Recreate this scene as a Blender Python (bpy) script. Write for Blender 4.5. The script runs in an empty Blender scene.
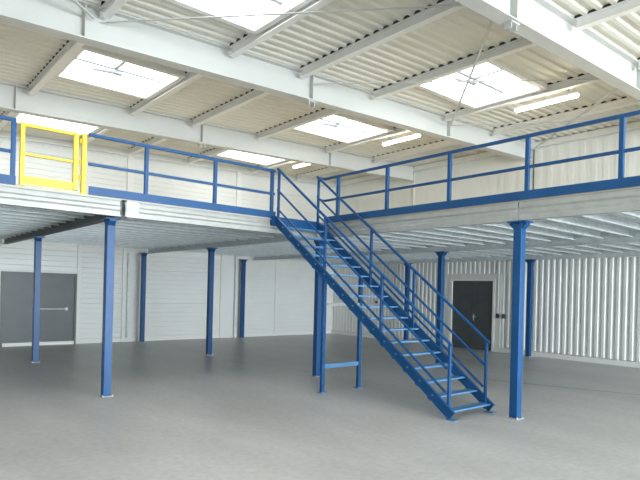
import bpy, math
from mathutils import Vector, Matrix
S = bpy.context.scene
C = S.collection

# ------------------------------------------------------------------ materials
def mat(name, col, rough=.5, metal=0.0, var=.0, vscale=6.0, col2=None, bump=0.0, bscale=30.0, spec=.5, emit=None, estr=0):
    m = bpy.data.materials.new(name); m.use_nodes = True
    nt = m.node_tree; b = nt.nodes['Principled BSDF']
    b.inputs['Roughness'].default_value = rough
    b.inputs['Metallic'].default_value = metal
    b.inputs['Specular IOR Level'].default_value = spec
    tc = nt.nodes.new('ShaderNodeTexCoord')
    if var > 0 or col2:
        n = nt.nodes.new('ShaderNodeTexNoise'); n.inputs['Scale'].default_value = vscale
        n.inputs['Detail'].default_value = 5
        nt.links.new(tc.outputs['Object'], n.inputs['Vector'])
        r = nt.nodes.new('ShaderNodeValToRGB')
        c2 = col2 or tuple(max(0, c*(1-var)) for c in col)
        r.color_ramp.elements[0].position = .35; r.color_ramp.elements[1].position = .65
        r.color_ramp.elements[0].color = (*c2, 1); r.color_ramp.elements[1].color = (*col, 1)
        nt.links.new(n.outputs['Fac'], r.inputs['Fac']); nt.links.new(r.outputs['Color'], b.inputs['Base Color'])
    else:
        b.inputs['Base Color'].default_value = (*col, 1)
    if bump > 0:
        n2 = nt.nodes.new('ShaderNodeTexNoise'); n2.inputs['Scale'].default_value = bscale
        nt.links.new(tc.outputs['Object'], n2.inputs['Vector'])
        bp = nt.nodes.new('ShaderNodeBump'); bp.inputs['Strength'].default_value = bump; bp.inputs['Distance'].default_value = .01
        nt.links.new(n2.outputs['Fac'], bp.inputs['Height']); nt.links.new(bp.outputs['Normal'], b.inputs['Normal'])
    if emit:
        b.inputs['Emission Color'].default_value = (*emit, 1); b.inputs['Emission Strength'].default_value = estr
    return m

M = {}
M['blue'] = mat('blue_paint', (.006, .078, .235), .4, spec=.35, var=.12, vscale=3)
M['yellow'] = mat('yellow_paint', (.80, .60, .035), .4, var=.06)
M['galv'] = mat('galvanised_steel', (.74, .80, .81), .42, .2, var=.15, vscale=9)
M['galv_darkened'] = mat('galvanised_darkened', (.43, .44, .42), .45, .15, var=.12, vscale=7)  # darker copy of the galvanised steel, offsets strong light on exposed faces
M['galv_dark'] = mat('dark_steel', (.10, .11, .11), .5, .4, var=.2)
M['tread'] = mat('tread_steel', (.11, .28, .52), .3, .2, var=.1)
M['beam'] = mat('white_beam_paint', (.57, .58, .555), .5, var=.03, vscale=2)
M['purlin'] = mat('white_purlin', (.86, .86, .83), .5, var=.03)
M['roof'] = mat('cream_roof_sheet', (.74, .73, .655), .42, var=.04, vscale=2)
M['wall'] = mat('white_wall_sheet', (.80, .81, .78), .38, var=.04, vscale=1.5)
M['door'] = mat('dark_grey_door', (.072, .084, .086), .42, var=.15, vscale=3)
M['frame'] = mat('white_door_frame', (.82, .82, .79), .45, var=.02)
M['dark'] = mat('dark_gap', (.03, .03, .03), .8, var=.1)
M['chip'] = mat('chipboard', (.63, .56, .44), .7, col2=(.55, .48, .37), vscale=40)
M['chrome'] = mat('chrome', (.7, .7, .7), .25, .9, var=.05)
M['plastic'] = mat('white_plastic', (.8, .8, .78), .4, var=.02)
M['tube'] = mat('fluorescent_tube', (.9, .9, .9), .4, emit=(1, .90, .68), estr=16)
M['gbar'] = mat('glowing_profile', (.30, .32, .34), .5, emit=(.85, .93, 1.0), estr=.15)  # weak emission stands in for daylight passing through bars and opener
M['glaz'] = mat('translucent_glazing', (.8, .8, .8), .5, emit=(.93, .97, 1.0), estr=5.5)

def floor_material():
    m = mat('concrete_floor', (.30, .30, .29), .5)
    nt = m.node_tree; b = nt.nodes['Principled BSDF']; L = nt.links.new
    tc = nt.nodes.new('ShaderNodeTexCoord')
    mp = nt.nodes.new('ShaderNodeMapping'); mp.inputs['Scale'].default_value = (1, .35, 1); mp.inputs['Rotation'].default_value = (0, 0, .5)
    L(tc.outputs['Object'], mp.inputs['Vector'])
    n1 = nt.nodes.new('ShaderNodeTexNoise'); n1.inputs['Scale'].default_value = .9; n1.inputs['Detail'].default_value = 8; n1.inputs['Roughness'].default_value = .62
    n2 = nt.nodes.new('ShaderNodeTexNoise'); n2.inputs['Scale'].default_value = 14; n2.inputs['Detail'].default_value = 6
    L(mp.outputs['Vector'], n1.inputs['Vector']); L(tc.outputs['Object'], n2.inputs['Vector'])
    r1 = nt.nodes.new('ShaderNodeValToRGB')
    r1.color_ramp.elements[0].position = .3; r1.color_ramp.elements[0].color = (.42, .405, .39, 1)
    r1.color_ramp.elements[1].position = .72; r1.color_ramp.elements[1].color = (.60, .585, .565, 1)
    L(n1.outputs['Fac'], r1.inputs['Fac'])
    r2 = nt.nodes.new('ShaderNodeValToRGB')
    r2.color_ramp.elements[0].position = .3; r2.color_ramp.elements[0].color = (.88, .88, .88, 1)
    r2.color_ramp.elements[1].position = .7; r2.color_ramp.elements[1].color = (1.04, 1.04, 1.04, 1)
    L(n2.outputs['Fac'], r2.inputs['Fac'])
    mx = nt.nodes.new('ShaderNodeMixRGB'); mx.blend_type = 'MULTIPLY'; mx.inputs['Fac'].default_value = 1
    L(r1.outputs['Color'], mx.inputs[1]); L(r2.outputs['Color'], mx.inputs[2])
    L(mx.outputs['Color'], b.inputs['Base Color'])
    rr = nt.nodes.new('ShaderNodeMapRange'); rr.inputs['To Min'].default_value = .28; rr.inputs['To Max'].default_value = .48
    L(n1.outputs['Fac'], rr.inputs['Value']); L(rr.outputs['Result'], b.inputs['Roughness'])
    bp = nt.nodes.new('ShaderNodeBump'); bp.inputs['Strength'].default_value = .12; bp.inputs['Distance'].default_value = .004
    L(n2.outputs['Fac'], bp.inputs['Height']); L(bp.outputs['Normal'], b.inputs['Normal'])
    return m
M['floor'] = floor_material()

# ------------------------------------------------------------------ mesh builder
class MB:
    def __init__(s): s.v = []; s.f = []
    def box(s, x0, x1, y0, y1, z0, z1):
        x0, x1 = sorted((x0, x1)); y0, y1 = sorted((y0, y1)); z0, z1 = sorted((z0, z1))
        n = len(s.v)
        s.v += [(x0,y0,z0),(x1,y0,z0),(x1,y1,z0),(x0,y1,z0),(x0,y0,z1),(x1,y0,z1),(x1,y1,z1),(x0,y1,z1)]
        s.f += [(n,n+3,n+2,n+1),(n+4,n+5,n+6,n+7),(n,n+1,n+5,n+4),(n+1,n+2,n+6,n+5),(n+2,n+3,n+7,n+6),(n+3,n,n+4,n+7)]
        return s
    def sweep(s, prof, p, q, up=(0,0,1)):
        """closed profile [(side, up)] swept from p to q"""
        p = Vector(p); q = Vector(q); d = (q-p).normalized(); up = Vector(up)
        side = d.cross(up).normalized(); u = side.cross(d).normalized()
        n = len(s.v); k = len(prof)
        for o in (p, q):
            for a, b in prof: s.v.append(tuple(o + side*a + u*b))
        for i in range(k):
            j = (i+1) % k; s.f.append((n+i, n+j, n+k+j, n+k+i))
        s.f.append(tuple(n+i for i in reversed(range(k)))); s.f.append(tuple(n+k+i for i in range(k)))
        return s
    def bar(s, p, q, w, h, up=(0,0,1)):
        return s.sweep([(-w/2,-h/2),(w/2,-h/2),(w/2,h/2),(-w/2,h/2)], p, q, up)
    def tube(s, p, q, r, n=10, up=(0,0,1)):
        d = (Vector(q)-Vector(p)).normalized()
        if abs(d.dot(Vector(up))) > .99: up = (1, 0, 0)
        return s.sweep([(r*math.cos(2*math.pi*i/n), r*math.sin(2*math.pi*i/n)) for i in range(n)], p, q, up)
    def build(s, name, m, parent=None, origin=None, bevel=0):
        o0 = Vector(origin) if origin else Vector((0,0,0))
        me = bpy.data.meshes.new(name)
        me.from_pydata([tuple(Vector(v)-o0) for v in s.v], [], s.f); me.update()
        me.materials.append(m if not isinstance(m, str) else M[m])
        import bmesh
        bm = bmesh.new(); bm.from_mesh(me); bmesh.ops.recalc_face_normals(bm, faces=bm.faces); bm.to_mesh(me); bm.free()
        o = bpy.data.objects.new(name, me); C.objects.link(o)
        o.location = o0
        if parent:
            o.parent = parent
            o.location = o0 - Vector(parent_world(parent)) if origin is not None else -Vector(parent_world(parent))
        if bevel:
            bv = o.modifiers.new('bevel', 'BEVEL'); bv.width = bevel; bv.segments = 2; bv.limit_method = 'ANGLE'
        return o
def parent_world(p):
    v = Vector(p.location)
    while p.parent: p = p.parent; v += Vector(p.location)
    return v
def tag(o, label=None, cat=None, group=None, kind=None):
    if label: o['label'] = label
    if cat: o['category'] = cat
    if group: o['group'] = group
    if kind: o['kind'] = kind
    return o
def empty(name, loc, label, cat, group=None):
    o = bpy.data.objects.new(name, None); C.objects.link(o); o.location = loc; o.empty_display_size = .2
    return tag(o, label, cat, group)
def struct(o): o['kind'] = 'structure'; return o

# ------------------------------------------------------------------ dimensions
XR, YL = 14.6, 16.4            # right wall plane, left wall plane
XN, YN = -5.0, -15.0            # walls behind the viewpoint
def RZ(x): return 6.0 - .033*(XR - x)      # underside of the roof sheet
DK0, DK1 = 2.68, 2.93          # mezzanine framing bottom, top
DT = 2.965                     # mezzanine board top
BEAMY = (-12.9, -8.65, -4.4, -.2, 3.95, 8.1, 12.35)

# ------------------------------------------------------------------ floor
struct(MB().box(XN, XR+.3, YN, YL+.3, -.2, 0).build('floor', 'floor'))
jt = MB()
jt.bar((9.55, 6.2, .0005), (10.75, 2.9, .0005), .012, .003)
struct(jt.build('trim_1', 'galv_dark'))

# ------------------------------------------------------------------ walls
# left wall: horizontal sandwich panels with fine grooves
def groove_wall(name, x0, x1, yf, z0, ztop, holes=()):
    m = MB(); pitch = .145
    zs = []; z = z0
    prof = []
    k = 0
    while z < ztop-.001:
        d = .012 if (k % 7) else .022
        prof += [(z, 0), (min(z+pitch-.02, ztop), 0), (min(z+pitch-.012, ztop), d), (min(z+pitch, ztop), 0)]
        z += pitch; k += 1
    def seg(a, b, za, zb):
        pts = [p for p in prof if za <= p[0] <= zb]
        pts = [(za, 0)] + pts + [(zb, 0)]
        n = len(m.v)
        for x in (a, b):
            for zz, d in pts:
                m.v.append((x, yf+d, min(zz, ztop)))
        c = len(pts)
        for i in range(c-1): m.f.append((n+i, n+i+1, n+c+i+1, n+c+i))
    xs = sorted({x0, x1, *[h for hh in holes for h in hh[:2]]})
    for a, b in zip(xs, xs[1:]):
        hz = [h[2] for h in holes if h[0] <= a and h[1] >= b]
        seg(a, b, hz[0] if hz else z0, ztop)
    return m
DL = (3.02, 4.80, 1.93)        # left door x0, x1, top
wl = groove_wall('wall_left', XN, XR+.05, YL, 0, 5.35, holes=[(DL[0], DL[1], DL[2])])
# upper strip follows the roof fall
n = len(wl.v); wl.v += [(XN, YL, 5.35), (XR+.05, YL, 5.35), (XR+.05, YL, RZ(XR)+.1), (XN, YL, RZ(XN)+.1)]; wl.f.append((n, n+1, n+2, n+3))
wl.box(XN, XR+.3, YL+.12, YL+.2, 0, 6.2)
struct(wl.build('wall_left', 'wall'))
# right wall: vertical trapezoidal sheet below, flatter cassette sheet above
DR = (9.20, 10.66, 2.10)
def rib_wall(y0, y1, z0, z1, pitch, depth, hole=None):
    m = MB(); y = y0
    fr = [(0, 0), (.40, 0), (.52, 1), (.88, 1)]
    pts = []
    while y < y1:
        for a, d in fr: pts.append((min(y+a*pitch, y1), d*depth))
        y += pitch
    pts.append((y1, 0))
    for (ya, da), (yb, db) in zip(pts, pts[1:]):
        if yb-ya < 1e-5: continue
        zz = z0
        if hole and (ya+yb)/2 > hole[0] and (ya+yb)/2 < hole[1]: zz = hole[2]
        n = len(m.v)
        m.v += [(XR+da, ya, zz), (XR+db, yb, zz), (XR+db, yb, z1), (XR+da, ya, z1)]
        m.f.append((n, n+1, n+2, n+3))
    return m
wr = rib_wall(YN, YL, .14, DK1, .168, .020, (DR[0]-.12, DR[1]+.16, 2.32))
w2 = rib_wall(YN, YL, DK1, 6.1, .30, .004)
off = len(wr.v); wr.v += w2.v; wr.f += [tuple(i+off for i in f) for f in w2.f]
wr.box(XR+.1, XR+.2, YN, YL+.2, 0, 6.2)
struct(wr.build('wall_right', 'wall'))
# walls behind the viewpoint, with a wide open gateway in the one facing the mezzanine
struct(MB().box(XN-.15, XN, YN, YL+.2, 0, 6.2).build('wall_near', 'wall'))
GX0, GX1, GZ = 2.5, 13.0, 4.2
struct(MB().box(XN, GX0, YN-.15, YN, 0, 6.2).box(GX1, XR+.3, YN-.15, YN, 0, 6.2).box(GX0, GX1, YN-.15, YN, GZ, 6.2).build('wall_back', 'wall'))
gfr = MB(); gfr.box(GX0, GX0+.1, YN, YN+.05, 0, GZ).box(GX1-.1, GX1, YN, YN+.05, 0, GZ).box(GX0, GX1, YN, YN+.05, GZ-.1, GZ)
struct(gfr.build('door_3', 'frame'))

# plinths and wall trims
bb = MB().box(XR-.05, XR+.06, YN, DR[0]-.12, 0, .13).box(XR-.05, XR+.06, DR[1]+.16, YL, 0, .13)
struct(bb.build('baseboard_right', 'frame'))
struct(MB().box(XN, DL[0]-.1, YL-.012, YL+.02, 0, .10).box(DL[1]+.1, XR-.06, YL-.012, YL+.02, 0, .10).build('baseboard_left', 'frame'))
k = 2
def trim(m, mt):
    global k
    o = struct(m.build('trim_%d' % k, mt)); k += 1; return o
trim(MB().box(DL[1]+.06, DL[1]+.16, YL-.035, YL, .1, 2.9), 'frame')          # edge strip beside the left door
for x0, x1, d in ((6.15, 6.47, .05), (9.48, 9.98, .05), (10.02, 10.26, .11), (11.76, 11.86, .03)):
    trim(MB().box(x0, x1, YL-d, YL, 0, 2.95), 'wall')
trim(MB().box(6.22, 6.42, YL-.05, YL, 2.96, 5.62), 'frame')
trim(MB().box(10.02, 10.22, YL-.05, YL, 2.96, 5.70), 'frame')
# wall head channels, and thin strips standing in for shadow lines
trim(MB().bar((XN, YL-.06, RZ(XN)-.13), (XR-.06, YL-.06, RZ(XR)-.13), .08, .05), 'purlin')
trim(MB().bar((XN, YL-.02, RZ(XN)-.19), (XR-.06, YL-.02, RZ(XR)-.19), .02, .025), 'galv')  # grey strip drawn for the gutter shadow between wall and roof
trim(MB().box(XR-.10, XR, YN, YL-.1, 5.84, 5.985), 'purlin')
trim(MB().box(XR-.02, XR+.004, YN, YL-.1, 5.80, 5.835), 'galv')  # grey strip drawn for the shadow line under the channel
for y in (3.95, 12.38):
    trim(MB().box(XR-.02, XR, y-.03, y+.03, 2.97, 5.80), 'frame')
trim(MB().box(XR-.012, XR, 8.0, 8.03, 2.97, 5.80), 'galv_dark')

# ------------------------------------------------------------------ doors
# right double door
d = struct(MB().box(XR-.04, XR+.08, DR[0]-.07, DR[0], 0, DR[2]+.07).box(XR-.04, XR+.08, DR[1], DR[1]+.12, 0, DR[2]+.07)
           .box(XR-.04, XR+.08, DR[0], DR[1], DR[2], DR[2]+.07).build('door_1', 'frame'))
my = (DR[0]+DR[1])/2
MB().box(XR-.0, XR+.05, DR[0], my-.006, .01, DR[2]).build('door_leaf', 'door', d)
l2 = MB().box(XR-.0, XR+.05, my+.006, DR[1], .01, DR[2]).build('door_leaf', 'door', d)
h = MB().box(XR-.012, XR, my-.09, my-.05, .88, 1.08); h.tube((XR-.012, my-.07, 1.0), (XR-.05, my-.07, 1.0), .01).bar((XR-.05, my-.06, 1.0), (XR-.05, my-.19, 1.0), .018, .018)
h.build('door_handle', 'chrome', d)
# flat flashing round the door
fl = MB().box(XR-.022, XR+.05, DR[0]-.26, DR[0]-.07, 0, DR[2]+.22).box(XR-.022, XR+.05, DR[1]+.12, DR[1]+.3, 0, DR[2]+.22).box(XR-.022, XR+.05, DR[0]-.07, DR[1]+.12, DR[2]+.07, DR[2]+.22)
trim(fl, 'wall')
# left double door with panic bar
d = struct(MB().box(DL[0]-.06, DL[0], YL-.03, YL+.1, 0, DL[2]+.05).box(DL[1], DL[1]+.06, YL-.03, YL+.1, 0, DL[2]+.05)
           .box(DL[0], DL[1], YL-.03, YL+.1, DL[2], DL[2]+.05).build('door_2', 'door'))
mx_ = (DL[0]+DL[1])/2
for a, b in ((DL[0], mx_-.006), (mx_+.006, DL[1])):
    MB().box(a, b, YL+.0, YL+.05, .10, DL[2]).build('door_leaf', 'door', d)
MB().box(DL[0], DL[1], YL-.06, YL+.08, .0, .09).build('threshold', 'frame', d)
pb = MB().tube((3.75, YL-.09, .99), (4.60, YL-.09, .99), .017)
for x in (3.77, 4.58): pb.box(x-.025, x+.025, YL-.10, YL, .95, 1.03)
pb.build('panic_bar', 'galv', d)

# ------------------------------------------------------------------ roof sheet with rooflight openings
sky = []                                    # x0, x1, y0, y1
cols = ((2.86, 4.62), (8.30, 10.38), (-2.6, -.8))
rows = ((13.5, 15.1), (9.62, 11.2), (5.55, 7.12), (1.35, 2.9), (-2.9, -1.4), (-7.3, -5.7), (-11.5, -9.9))
for (x0, x1) in cols:
    for (y0, y1) in rows: sky.append((x0, x1, y0, y1))
rd = MB(); pitch = .205
ys = []; y = YN
fr = [(0, 0), (.34, 0), (.50, 1), (.84, 1)]
pts = []
while y < YL+.1:
    for a, dd in fr: pts.append((y+a*pitch, dd*.032))
    y += pitch
cuts = sorted({XN, XR+.2, *[c for cc in cols for c in cc]})
for (ya, da), (yb, db) in zip(pts, pts[1:]):
    ym = (ya+yb)/2
    for a, b in zip(cuts, cuts[1:]):
        if any(s[0] <= a and s[1] >= b and s[2] < ym < s[3] for s in sky): continue
        n = len(rd.v)
        rd.v += [(a, ya, RZ(a)+da), (b, ya, RZ(b)+da), (b, yb, RZ(b)+db), (a, yb, RZ(a)+db)]
        rd.f.append((n, n+1, n+2, n+3))
struct(rd.build('ceiling', 'roof'))
# weathertight outer skin, open only at the rooflights
osk = MB()
ycut = sorted({YN-.2, YL+.3, *[r for rr in rows for r in rr]})
for a, b in zip(cuts, cuts[1:]):
    for ya, yb in zip(ycut, ycut[1:]):
        if any(s[0] <= a and s[1] >= b and s[2] <= ya and s[3] >= yb for s in sky): continue
        n = len(osk.v)
        for dz in (.09, .14):
            osk.v += [(a, ya, RZ(a)+dz), (b, ya, RZ(b)+dz), (b, yb, RZ(b)+dz), (a, yb, RZ(a)+dz)]
        osk.f += [(n, n+3, n+2, n+1), (n+4, n+5, n+6, n+7), (n, n+1, n+5, n+4), (n+1, n+2, n+6, n+5), (n+2, n+3, n+7, n+6), (n+3, n, n+4, n+7)]
trim(osk, 'roof')
wi = 1
for (x0, x1, y0, y1) in sky:
    z0 = RZ((x0+x1)/2); t = .07
    m = MB()
    for a in (x0, x1):
        s_ = -1 if a == x0 else 1
        m.box(a-s_*.03, a+s_*t, y0-t, y1+t, z0-.05, z0+.15)
    m.box(x0+.03, x1-.03, y0-t, y0+.03, z0-.05, z0+.15).box(x0+.03, x1-.03, y1-.03, y1+t, z0-.05, z0+.15)
    o = struct(m.build('window_%d' % wi, 'frame', origin=((x0+x1)/2, (y0+y1)/2, z0))); wi += 1
    MB().box(x0-.03, x1+.03, y0-.03, y1+.03, z0+.135, z0+.18).build('window_glazing', 'glaz', o)
    b = MB(); ym = y0+(y1-y0)*.36
    b.bar((x0, ym+.3, z0+.115), (x1, ym+.3, z0+.115), .075, .03)
    b.bar((x0+(x1-x0)*.48, ym+.3, z0+.115), (x0+(x1-x0)*.48, y0, z0+.115), .06, .03)
    b.build('window_frame', 'gbar', o)
    a = MB(); xc = x0+(x1-x0)*.45; yc = y0+(y1-y0)*.62
    a.tube((xc-.28, yc+.1, z0+.09), (xc+.12, yc-.05, z0+.07), .035).box(xc+.06, xc+.2, yc-.12, yc, z0+.04, z0+.09)
    a.build('opener', 'gbar', o)

# ------------------------------------------------------------------ roof beams (I sections) along X
BD = .50
names = {-4.4: 'white steel roof beam crossing behind the viewpoint over the open gateway',
         -.2: 'white steel roof beam overhead, nearest the viewpoint',
         3.95: 'white roof beam crossing the top right corner of the view',
         8.1: 'long white roof beam running above the inner edge of the mezzanine',
         12.35: 'white roof beam farthest back, just in front of the left wall'}
brname = {12.35: 'white bracket on the farthest roof beam', 8.1: 'white bracket on the middle roof beam', 3.95: 'white bracket on the top right roof beam'}
for yb in BEAMY:
    if yb < 0: continue
    m = MB()
    h = BD; w = .22; tf = .02; tw = .014
    prof = [(-w/2,-h),(w/2,-h),(w/2,-h+tf),(tw/2,-h+tf),(tw/2,-tf),(w/2,-tf),(w/2,0),(-w/2,0),(-w/2,-tf),(-tw/2,-tf),(-tw/2,-h+tf),(-w/2,-h+tf)]
    m.sweep(prof, (XN, yb, RZ(XN)-.004), (XR-.11, yb, RZ(XR-.11)-.004))
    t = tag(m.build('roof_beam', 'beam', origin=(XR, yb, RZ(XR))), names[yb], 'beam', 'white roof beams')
    for xs in (6.5, 10.7, 2.4):
        st = MB(); z = RZ(xs)
        st.box(xs-.008, xs+.008, yb-.108, yb-.008, z-BD+.02, z-.024).box(xs-.008, xs+.008, yb+.008, yb+.108, z-BD+.02, z-.024)
        st.build('stiffener', 'beam', t)
    xs = 6.52; z = RZ(xs)-BD
    br = MB().box(xs-.10, xs+.10, yb-.07, yb+.07, z-.018, z-.003).box(xs-.07, xs-.055, yb-.05, yb+.05, z-.09, z-.018).box(xs+.055, xs+.07, yb-.05, yb+.05, z-.09, z-.018)
    br.build('bracket', 'beam', t)

# purlins: Z-like channels between beams, sheet resting on them
px = (2.66, 4.74, 6.22, 8.12, 10.5, 12.5)
pn = ('left edge of left rooflight', 'right edge of left rooflight', 'midway between rooflights',
      'left edge of right rooflight', 'right edge of right rooflight', 'nearest the right wall')
bays = ((12.35, YL-.11, 'farthest bay'), (8.1, 12.35, 'middle bay'),
        (3.95, 8.1, 'bay with diagonal bracing'), (-.2, 3.95, 'bay at top right corner'))
for (ya, yb, bn) in bays:
    for x, nn in zip(px, pn):
        z = RZ(x)-.003
        m = MB(); w = .06; h = .15; t = .012
        prof = [(-w,-h),(0+t,-h),(0+t,-t),(w,-t),(w,0),(0,0),(0,-h+t),(-w,-h+t)]
        # flanges outward: bottom flange towards the viewer side
        prof = [(-t/2,-h+t),(-w,-h+t),(-w,-h),(w,-h),(w,-h+t),(t/2,-h+t),(t/2,-t),(w,-t),(w,0),(-w,0),(-w,-t),(-t/2,-t)]
        m.sweep(prof, (x, ya+.115, z), (x, yb-.115, z))
        if abs(yb-YL) < .2: pass
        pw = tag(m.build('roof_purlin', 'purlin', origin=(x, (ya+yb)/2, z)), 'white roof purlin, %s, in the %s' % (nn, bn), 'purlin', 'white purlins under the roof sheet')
        MB().box(x-.075, x-.05, ya+.115, yb-.115, z+.001, z+.032).build('profile_filler', 'dark', pw)

# bracing bars in the braced bay
brc = [((2.66, 7.97), (6.4, 4.1), 0, 'white diagonal bracing bar at the top left, falling rightwards'),
       ((2.5, 7.97), (-1.6, 4.1), 0, 'short visible end of a white bracing bar at the top left edge'),
       ((6.45, 7.97), (10.65, 4.1), 0, 'long level-looking white bracing bar crossing below the brightest right rooflight'),
       ((6.45, 4.1), (10.65, 7.97), 1, 'steep white bracing bar crossing over the right rooflight'),
       ((10.7, 7.97), (14.4, 4.1), 0, 'white bracing bar beyond the fluorescent lamp near the right wall'),
       ((10.7, 4.1), (14.4, 7.97), 1, 'white bracing bar rising to the right edge near the right wall')]
for p, q, lv, lb in brc:
    z = -.22-.035*lv
    m = MB().sweep([(-.02,-.003),(.02,-.003),(.02,.003),(-.014,.003),(-.014,.02),(-.02,.02)], (*p, RZ(p[0])+z), (*q, RZ(q[0])+z))
    tag(m.build('bracing_bar', 'beam', origin=(*p, RZ(p[0])+z)), lb, 'brace', 'white diagonal bracing bars under the roof')

# fluorescent lamps
for (y0, y1, lb) in ((5.0, 6.35, 'fluorescent batten lamp beside the right rooflight, nearest and longest of the three'),
                     (8.95, 10.2, 'fluorescent batten lamp in the middle bay, second farthest'),
                     (12.95, 14.1, 'fluorescent batten lamp nearest the left wall, smallest of the three')):
    x = 10.74; z = RZ(x)-.17
    e = empty('fluorescent_lamp', (x, (y0+y1)/2, z), lb, 'ceiling lamp', 'fluorescent lamps under the roof')
    MB().box(x-.05, x+.05, y0, y1, z-.06, z-.0).box(x-.04, x+.04, y0+.2, y0+.24, z, z+.17).box(x-.04, x+.04, y1-.24, y1-.2, z, z+.17).build('lamp_housing', 'plastic', e)
    MB().sweep([(.055*math.cos(a), -.062+.06*math.sin(a)) for a in [math.pi+math.pi*i/8 for i in range(9)]], (x, y0+.02, z), (x, y1-.02, z)).build('lamp_tube', 'tube', e)

# ------------------------------------------------------------------ mezzanine
XA, YA = 6.8, 8.08             # inner edges: right wing x >= XA, left wing y >= YA
XW0, YW0 = -2.0, .0            # outer ends of the two wings
XE, YE = XR-.12, YL-.14
mz = empty('mezzanine', (XA, YA, DK0), 'L-shaped galvanised mezzanine platform with chipboard deck carried on blue columns', 'mezzanine')
MB().box(XW0, XE, YA+.005, YE, DK1, DT).box(XA+.005, XE, YW0, YA+.005, DK1, DT).build('deck_board', 'chip', mz)
# underside pan sheet (fine ribs along y)
pan = MB()
def pans(x0, x1, y0, y1):
    p = .155; y = y0; fr2 = [(0, 0), (.55, 0), (.65, 1), (.90, 1)]; pp = []
    while y < y1:
        for a, dd in fr2: pp.append((min(y+a*p, y1), dd*.02))
        y += p
    pp.append((y1, 0))
    for (ya, da), (yb, db) in zip(pp, pp[1:]):
        if yb-ya < 1e-6: continue
        n = len(pan.v)
        pan.v += [(x0, ya, DK1-.024+da), (x1, ya, DK1-.024+da), (x1, yb, DK1-.024+db), (x0, yb, DK1-.024+db)]
        pan.f.append((n, n+1, n+2, n+3))
pans(XW0, XE, YA+.05, YE); pans(XA+.08, XE, YW0, YA+.05)
pan.build('pan_sheet', 'galv', mz)
def chan(p, q, h=.25, w=.065, t=.006, flip=1):
    f = flip
    prof = [(0,0),(f*w,0),(f*w,.018),(f*(w-t),.018),(f*(w-t),t),(f*t,t),(f*t,h*.32),(f*.022,h*.42),(f*.022,h*.58),(f*t,h*.68),(f*t,h-t),(f*(w-t),h-t),(f*(w-t),h-.018),(f*w,h-.018),(f*w,h),(0,h),(0,h*.70),(f*.016,h*.60),(f*.016,h*.40),(0,h*.30)]
    return MB().sweep(prof, p, q)
XC = (3.0, 6.88, 10.72, 14.3)  # column lines
# main beams along y
for x, ylo in ((3.0, YA+.13), (6.88, YW0), (10.72, YW0), (14.3, YW0)):
    if x == 6.88: continue
    h = .25; w = .12; tf = .01
    prof = [(-w/2,0),(w/2,0),(w/2,tf),(.005,tf),(.005,h-.04),(w/2,h-.04),(w/2,h-.03),(-w/2,h-.03),(-w/2,h-.04),(-.005,h-.04),(-.005,tf),(-w/2,tf)]
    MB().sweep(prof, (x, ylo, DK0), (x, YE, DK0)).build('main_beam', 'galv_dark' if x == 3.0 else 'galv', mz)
MB().sweep([(-.06,0),(.06,0),(.06,.01),(.005,.01),(.005,.21),(.06,.21),(.06,.22),(-.06,.22),(-.06,.21),(-.005,.21),(-.005,.01),(-.06,.01)], (6.88, YA+.13, DK0), (6.88, YE, DK0)).build('main_beam', 'galv', mz)
# inner edge channels (the light face seen below the toe boards)
# left wing: joints at the column
for a, b in ((XW0, 3.0-.02), (3.0+.06, XA-.05)):
    chan((b, YA+.03, DK0), (a, YA+.03, DK0), flip=-1).build('edge_channel', 'galv_darkened', mz)
for a, b in ((YW0, 3.95-.008), (3.95+.008, YA-.06)):
    chan((XA+.02, b, DK0), (XA+.02, a, DK0), flip=-1).build('edge_channel', 'galv_darkened', mz)
# splice plate at column A
sp = MB().box(2.94, 3.02, YA+.05, YA+.13, DK0+.01, DK1-.01)
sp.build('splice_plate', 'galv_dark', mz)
cl = MB().box(3.08, 3.26, YA+.012, YA+.024, DK0+.01, DK1-.01)
for zz in (DK0+.06, DK1-.06):
    for xx in (3.12, 3.2): cl.tube((xx, YA-.0, zz), (xx, YA+.014, zz), .012)
cl.build('cleat', 'galv', mz)
# joists along x
def joist(x0, x1, y):
    h = .13; w = .06; t = .006; z = DK1-.027-h
    prof = [(0,0),(w,0),(w,.02),(w-t,.02),(w-t,t),(t,t),(t,h-t),(w,h-t),(w,h),(0,h)]
    MB().sweep(prof, (x0, y, z), (x1, y, z)).build('joist', 'galv', mz)
y = YA+.52
while y < YE-.1:
    for a, b in ((XW0, 2.93), (3.07, 6.81), (6.95, 10.65), (10.79, 14.23)): joist(a, b, y)
    y += .505
y = .45
while y < YA+.3:
    for a, b in ((6.98, 10.65), (10.79, 14.23)): joist(a, b, y)
    y += .505

# columns
def column(x, y, label, w=.118, rot=0):
    e = empty('steel_column', (x, y, 0), label, 'column', 'blue columns carrying the mezzanine')
    # box-like H post: two flanges and a web-plate look
    m = MB(); h = w/2
    m.box(x-h, x+h, y-h, y+h, .012, DK0-.02)
    m.build('post', 'blue', e, bevel=.006)
    b = MB().box(x-.085, x+.085, y-.085, y+.085, 0, .01)
    b.build('base_plate', 'galv_darkened', e)
    bo = MB()
    for sx in (-1, 1):
        for sy in (-1, 1): bo.tube((x+sx*.072, y+sy*.072, .01), (x+sx*.072, y+sy*.072, .028), .009, 6)
    bo.build('bolt', 'galv', e)
    c = MB().box(x-.11, x+.11, y-.13, y+.13, DK0-.02, DK0-.001)
    for s in (-1, 1):
        n = len(c.v)
        for dx in (-.05, .05):
            c.v += [(x+dx, y+s*h, DK0-.02), (x+dx, y+s*.125, DK0-.02), (x+dx, y+s*.125, DK0-.045), (x+dx, y+s*h, DK0-.11)]
        c.f += [(n, n+1, n+2, n+3), (n+4, n+7, n+6, n+5), (n, n+4, n+5, n+1), (n+1, n+5, n+6, n+2), (n+2, n+6, n+7, n+3), (n+3, n+7, n+4, n)]
    c.build('capital', 'blue', e)
    return e
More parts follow.
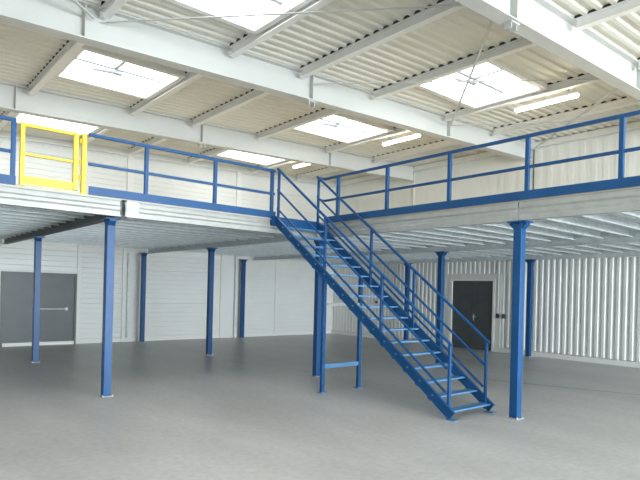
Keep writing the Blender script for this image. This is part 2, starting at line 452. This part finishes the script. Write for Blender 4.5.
column(2.95, YA+.33, 'thick blue column at the left, standing under the inner edge below the guard rail')
column(3.0, 12.85, 'blue column in front of the dark left door')
column(6.66, 16.05, 'thin blue column farthest left along the left wall, right of the wall pipe')
column(6.84, 12.3, 'blue column standing alone between the left foreground column and the staircase')
column(10.17, 16.05, 'thin blue column close to the left wall in front of a grey wall strip')
column(6.94, 8.22, 'blue column behind the top of the staircase, beside the stair support legs')
column(6.92, 3.98, 'thickest blue column at the right, in front of the ribbed wall')
column(10.75, 8.2, 'blue column between the handrails and the right door')
column(14.25, 7.85, 'blue column against the ribbed wall, right behind the thickest column')
column(14.3, 12.3, 'dark blue column against the ribbed wall left of the right door')

# ------------------------------------------------------------------ guard rails
ZT, ZM = 3.80, 3.385
def grail(name, axis, fixed, a, b, posts, label, ext=()):
    P = (lambda t, z: (t, fixed, z)) if axis == 'x' else (lambda t, z: (fixed, t, z))
    c0 = P((a+b)/2, DT)
    e = empty(name, c0, label, 'railing')
    MB().bar(P(a, ZT), P(b, ZT), .045, .045).build('top_rail', 'blue', e, bevel=.006)
    MB().bar(P(a, ZM), P(b, ZM), .04, .04).build('mid_rail', 'blue', e, bevel=.006)
    t = MB(); tb = b if axis == 'x' else b-.06
    if axis == 'x': t.box(a, tb, fixed-.046, fixed-.036, DK1+.016, DT+.10).box(a, tb, fixed-.036, fixed-.02, DT+.09, DT+.10)
    else: t.box(fixed-.046, fixed-.036, a, tb, DK1+.016, DT+.10).box(fixed-.036, fixed-.02, a, tb, DT+.09, DT+.10)
    t.build('toe_board', 'blue', e)
    for p in posts:
        x, y, _ = P(p, 0)
        MB().box(x-.027, x+.027, y-.027, y+.027, DT, ZT-.024).build('rail_post', 'blue', e, bevel=.005)
    return e
grail('guard_rail', 'x', YA+.035, 2.52, 5.76, (3.37, 4.55, 5.70), 'blue steel guard rail on the left wing, between the yellow gate and the stairs')
gr = grail('guard_rail', 'y', XA+.035, .1, 8.0, (7.6, 6.37, 5.1, 3.84, 2.66, 1.4, .2), 'blue steel guard rail along the right wing above the staircase')

for z in (ZT, ZM): MB().bar((XA+.012, 7.98, z), (6.70, 7.98, z), .035, .035).build('rail_return', 'blue', gr)

# yellow safety gate
gy = YA+.02
g = empty('safety_gate', (2.04, gy, DT), 'yellow tubular safety gate at the left end of the blue guard rail', 'gate')
MB().box(2.42, 2.485, gy-.03, gy+.03, DK1-.02, ZT-.01).build('gate_post', 'yellow', g, bevel=.005)
MB().box(2.31, 2.375, gy-.03, gy+.03, DT+.02, ZT-.02).build('gate_post', 'yellow', g, bevel=.005)
MB().box(1.645, 1.70, gy-.03, gy+.03, DT-.01, ZT-.02).build('gate_post', 'yellow', g, bevel=.005)
MB().bar((1.70, gy, ZT-.04), (2.305, gy, ZT-.04), .045, .045).build('top_rail', 'yellow', g, bevel=.005)
MB().bar((1.70, gy, ZM-.01), (2.305, gy, ZM-.01), .035, .035).build('mid_rail', 'yellow', g, bevel=.005)
MB().box(1.70, 2.305, gy-.03, gy-.018, DT+.01, DT+.12).build('toe_board', 'yellow', g)
for zz in (DT+.2, ZM, ZT-.12): MB().tube((2.398, gy-.02, zz-.03), (2.398, gy-.02, zz+.03), .014).build('hinge', 'yellow', g)
# ledge channel continues left of the gate
grail('guard_rail', 'x', YA+.035, XW0, 1.60, (XW0+.1, -.7, .4, 1.57), 'short blue guard rail left of the yellow gate')

# ------------------------------------------------------------------ staircase
LT, LB = Vector((5.72, 7.98, DT)), Vector((6.07, 4.24, 0))
RT, RB = Vector((6.66, 7.98, DT)), Vector((6.94, 4.22, 0))
st = empty('staircase', (6.5, 4.4, 0), 'blue steel staircase with open treads and tubular handrails climbing to the mezzanine', 'staircase')
sn = ('left', 'right')
for T, B in ((LT, LB), (RT, RB)):
    d = (B-T).normalized(); inward = 1 if T is LT else -1
    up = Vector((0, 0, 1)); side = d.cross(up).normalized(); nrm = side.cross(d).normalized()
    # side points to ... choose flange direction toward the other stringer
    f = -1 if side.x*inward > 0 else 1          # channel flanges turn outwards
    h = .13; w = .04; t = .007; o = -.02
    prof = [(0,-h+o),(f*w,-h+o),(f*w,-h+t+o),(f*t,-h+t+o),(f*t,-t+o),(f*w,-t+o),(f*w,o),(0,o)]
    p0 = T + Vector((0, 0, .045)) + d*.03; p1 = B + Vector((0, 0, .06)) - d*.11
    sg = MB().sweep(prof, p0, p1).build('stringer', 'blue', st)
    # tread bolts outside each stringer
    for i in range(1, 17):
        c = T.lerp(B, i/18.0)-nrm*.045+side*f*.007; s = side*f
        MB().tube(c, c+s*.014, .016, 6).build('tread_bolt', 'tread', sg)
        c2 = c - nrm*.065 + side*f*.02
        MB().bar(c2-d*.03, c2+d*.03, .03, .014, nrm).build('tread_lug', 'blue', sg)
    # foot plate
    MB().box(B.x-.05, B.x+.05, B.y+.08, B.y+.22, 0, .012).build('foot_plate', 'tread', st)
    # rails: knee rail, mid rail, top rail, posts
    off = -side*f*.012
    def L(t_, z): return T.lerp(B, t_) + Vector((0, 0, z)) + off
    MB().bar(L(0.0, .15), L(.93, .15), .028, .028).build('knee_rail', 'blue', st, bevel=.004)
    MB().tube(L(0.0, .475), L(.935, .475), .018).build('mid_rail', 'blue', st)
    MB().tube(L(-.003, .845), L(.952, .845), .022).build('handrail', 'blue', st)
    for t_ in ((.008, .32, .635, .945) if T is LT else (.008, .36, .60, .94)):
        q = L(t_, 0)
        MB().bar((q.x, q.y, q.z-.13 if t_ > .02 else q.z-.0), (q.x, q.y, q.z+.84), .038, .038, (1, 0, 0)).build('rail_post', 'blue', st, bevel=.004)
# treads
NT = 18
for i in range(1, NT):
    a = LT.lerp(LB, i/NT); b = RT.lerp(RB, i/NT)
    z = a.z-.035
    m = MB()
    xa, xb = a.x+.01, b.x-.01; y0 = a.y-.085; y1 = a.y+.065
    m.box(xa, xb, y0, y1, z-.006, z).box(xa, xb, y0, y0+.006, z-.022, z-.006).box(xa, xb, y1-.006, y1, z-.022, z-.006)
    m.build('tread', 'tread', st)
# head plate joining stairs and deck
MB().box(5.66, 6.76, 7.985, YA+.005, DK1-.12, DT).build('landing_plate', 'blue', st)
# support frame
sf = []
for x in (5.90, 6.73):
    ztop = LT.z*(1-(LT.y-6.84)/(LT.y-LB.y))-.17
    MB().box(x-.03, x+.03, 6.81, 6.87, .012, ztop+.02).build('support_leg', 'blue', st, bevel=.004)
    MB().box(x-.06, x+.06, 6.78, 6.90, 0, .012).build('foot_plate', 'tread', st)
MB().bar((5.93, 6.84, .43), (6.70, 6.84, .43), .04, .07).build('cross_bar', 'tread', st)
MB().bar((5.93, 6.84, 1.45), (6.70, 6.84, 1.45), .04, .05).build('cross_bar', 'galv_darkened', st)

# ------------------------------------------------------------------ small wall things
tag(MB().tube((6.30, YL-.10, .12), (6.30, YL-.10, 2.66), .03).box(6.25, 6.35, YL-.13, YL-.051, 1.45, 1.50).box(6.25, 6.35, YL-.13, YL-.051, 2.3, 2.34)
    .build('wall_pipe', 'galv', origin=(6.3, YL-.1, .12)), 'thin grey vertical pipe on the left wall behind the mezzanine', 'pipe')
for y_, w_, lb in ((9.03-.06, .09, 'small grey switch box nearer the right door on the ribbed wall'), (8.83-.04, .07, 'small dark switch box farther from the right door on the ribbed wall')):
    m = MB().box(XR-.06, XR-.0, y_, y_+w_, 1.0, 1.13)
    m.box(XR-.075, XR-.06, y_+w_*.3, y_+w_*.7, 1.03, 1.08)
    tag(m.build('switch_box', 'galv_dark', origin=(XR-.03, y_, 1.06)), lb, 'switch')
tag(MB().tube((XR-.03, 9.02, 1.13), (XR-.03, 9.02, 2.66), .012).build('cable_conduit', 'plastic', origin=(XR-.03, 9.02, 1.13)), 'thin white conduit running down to the switch box right of the door', 'conduit')
tag(MB().box(XR-.05, XR, 13.93, 14.02, 1.27, 1.36).tube((XR-.05, 13.975, 1.315), (XR-.07, 13.975, 1.315), .025).build('push_button', 'galv_dark', origin=(XR-.02, 13.97, 1.31)),
    'small dark push button on the ribbed wall seen between the stair treads', 'switch')

# ------------------------------------------------------------------ light
w = bpy.data.worlds.new('world'); S.world = w; w.use_nodes = True
w.node_tree.nodes['Background'].inputs[0].default_value = (.85, .93, 1, 1)
w.node_tree.nodes['Background'].inputs[1].default_value = 1.5
def area(name, loc, rot, sx, sy, power, col):
    l = bpy.data.lights.new(name, 'AREA'); l.shape = 'RECTANGLE'; l.size = sx; l.size_y = sy; l.energy = power; l.color = col
    o = bpy.data.objects.new(name, l); C.objects.link(o); o.location = loc; o.rotation_euler = rot
    return o
area('gateway_daylight', ((GX0+GX1)/2, YN-.08, GZ/2), (math.radians(90), 0, 0), GX1-GX0-.2, GZ-.1, 4300, (.86, .94, 1))

# ------------------------------------------------------------------ camera
f, cy, roll, hc, Y0 = 551.2, 291.3, .025, 1.66, .7038
cam = bpy.data.cameras.new('camera'); co = bpy.data.objects.new('camera', cam); C.objects.link(co); S.camera = co
R = Vector((math.cos(Y0), -math.sin(Y0), 0)); F = Vector((math.sin(Y0), math.cos(Y0), 0)); U = Vector((0, 0, 1))
cr, sr = math.cos(roll), math.sin(roll)
xr = R*cr + U*sr; xu = R*-sr + U*cr; xb = -F
mw = Matrix((xr, xu, xb)).transposed().to_4x4(); mw.translation = Vector((0, 0, hc))
co.matrix_world = mw
cam.sensor_width = 36; cam.lens = f/640*36; cam.shift_y = (cy-240)/640; cam.clip_start = .05; cam.clip_end = 200

S.view_settings.view_transform = 'Standard'; S.view_settings.look = 'None'; S.view_settings.gamma = 1
S.view_settings.use_curve_mapping = False; S.view_settings.exposure = 0.25
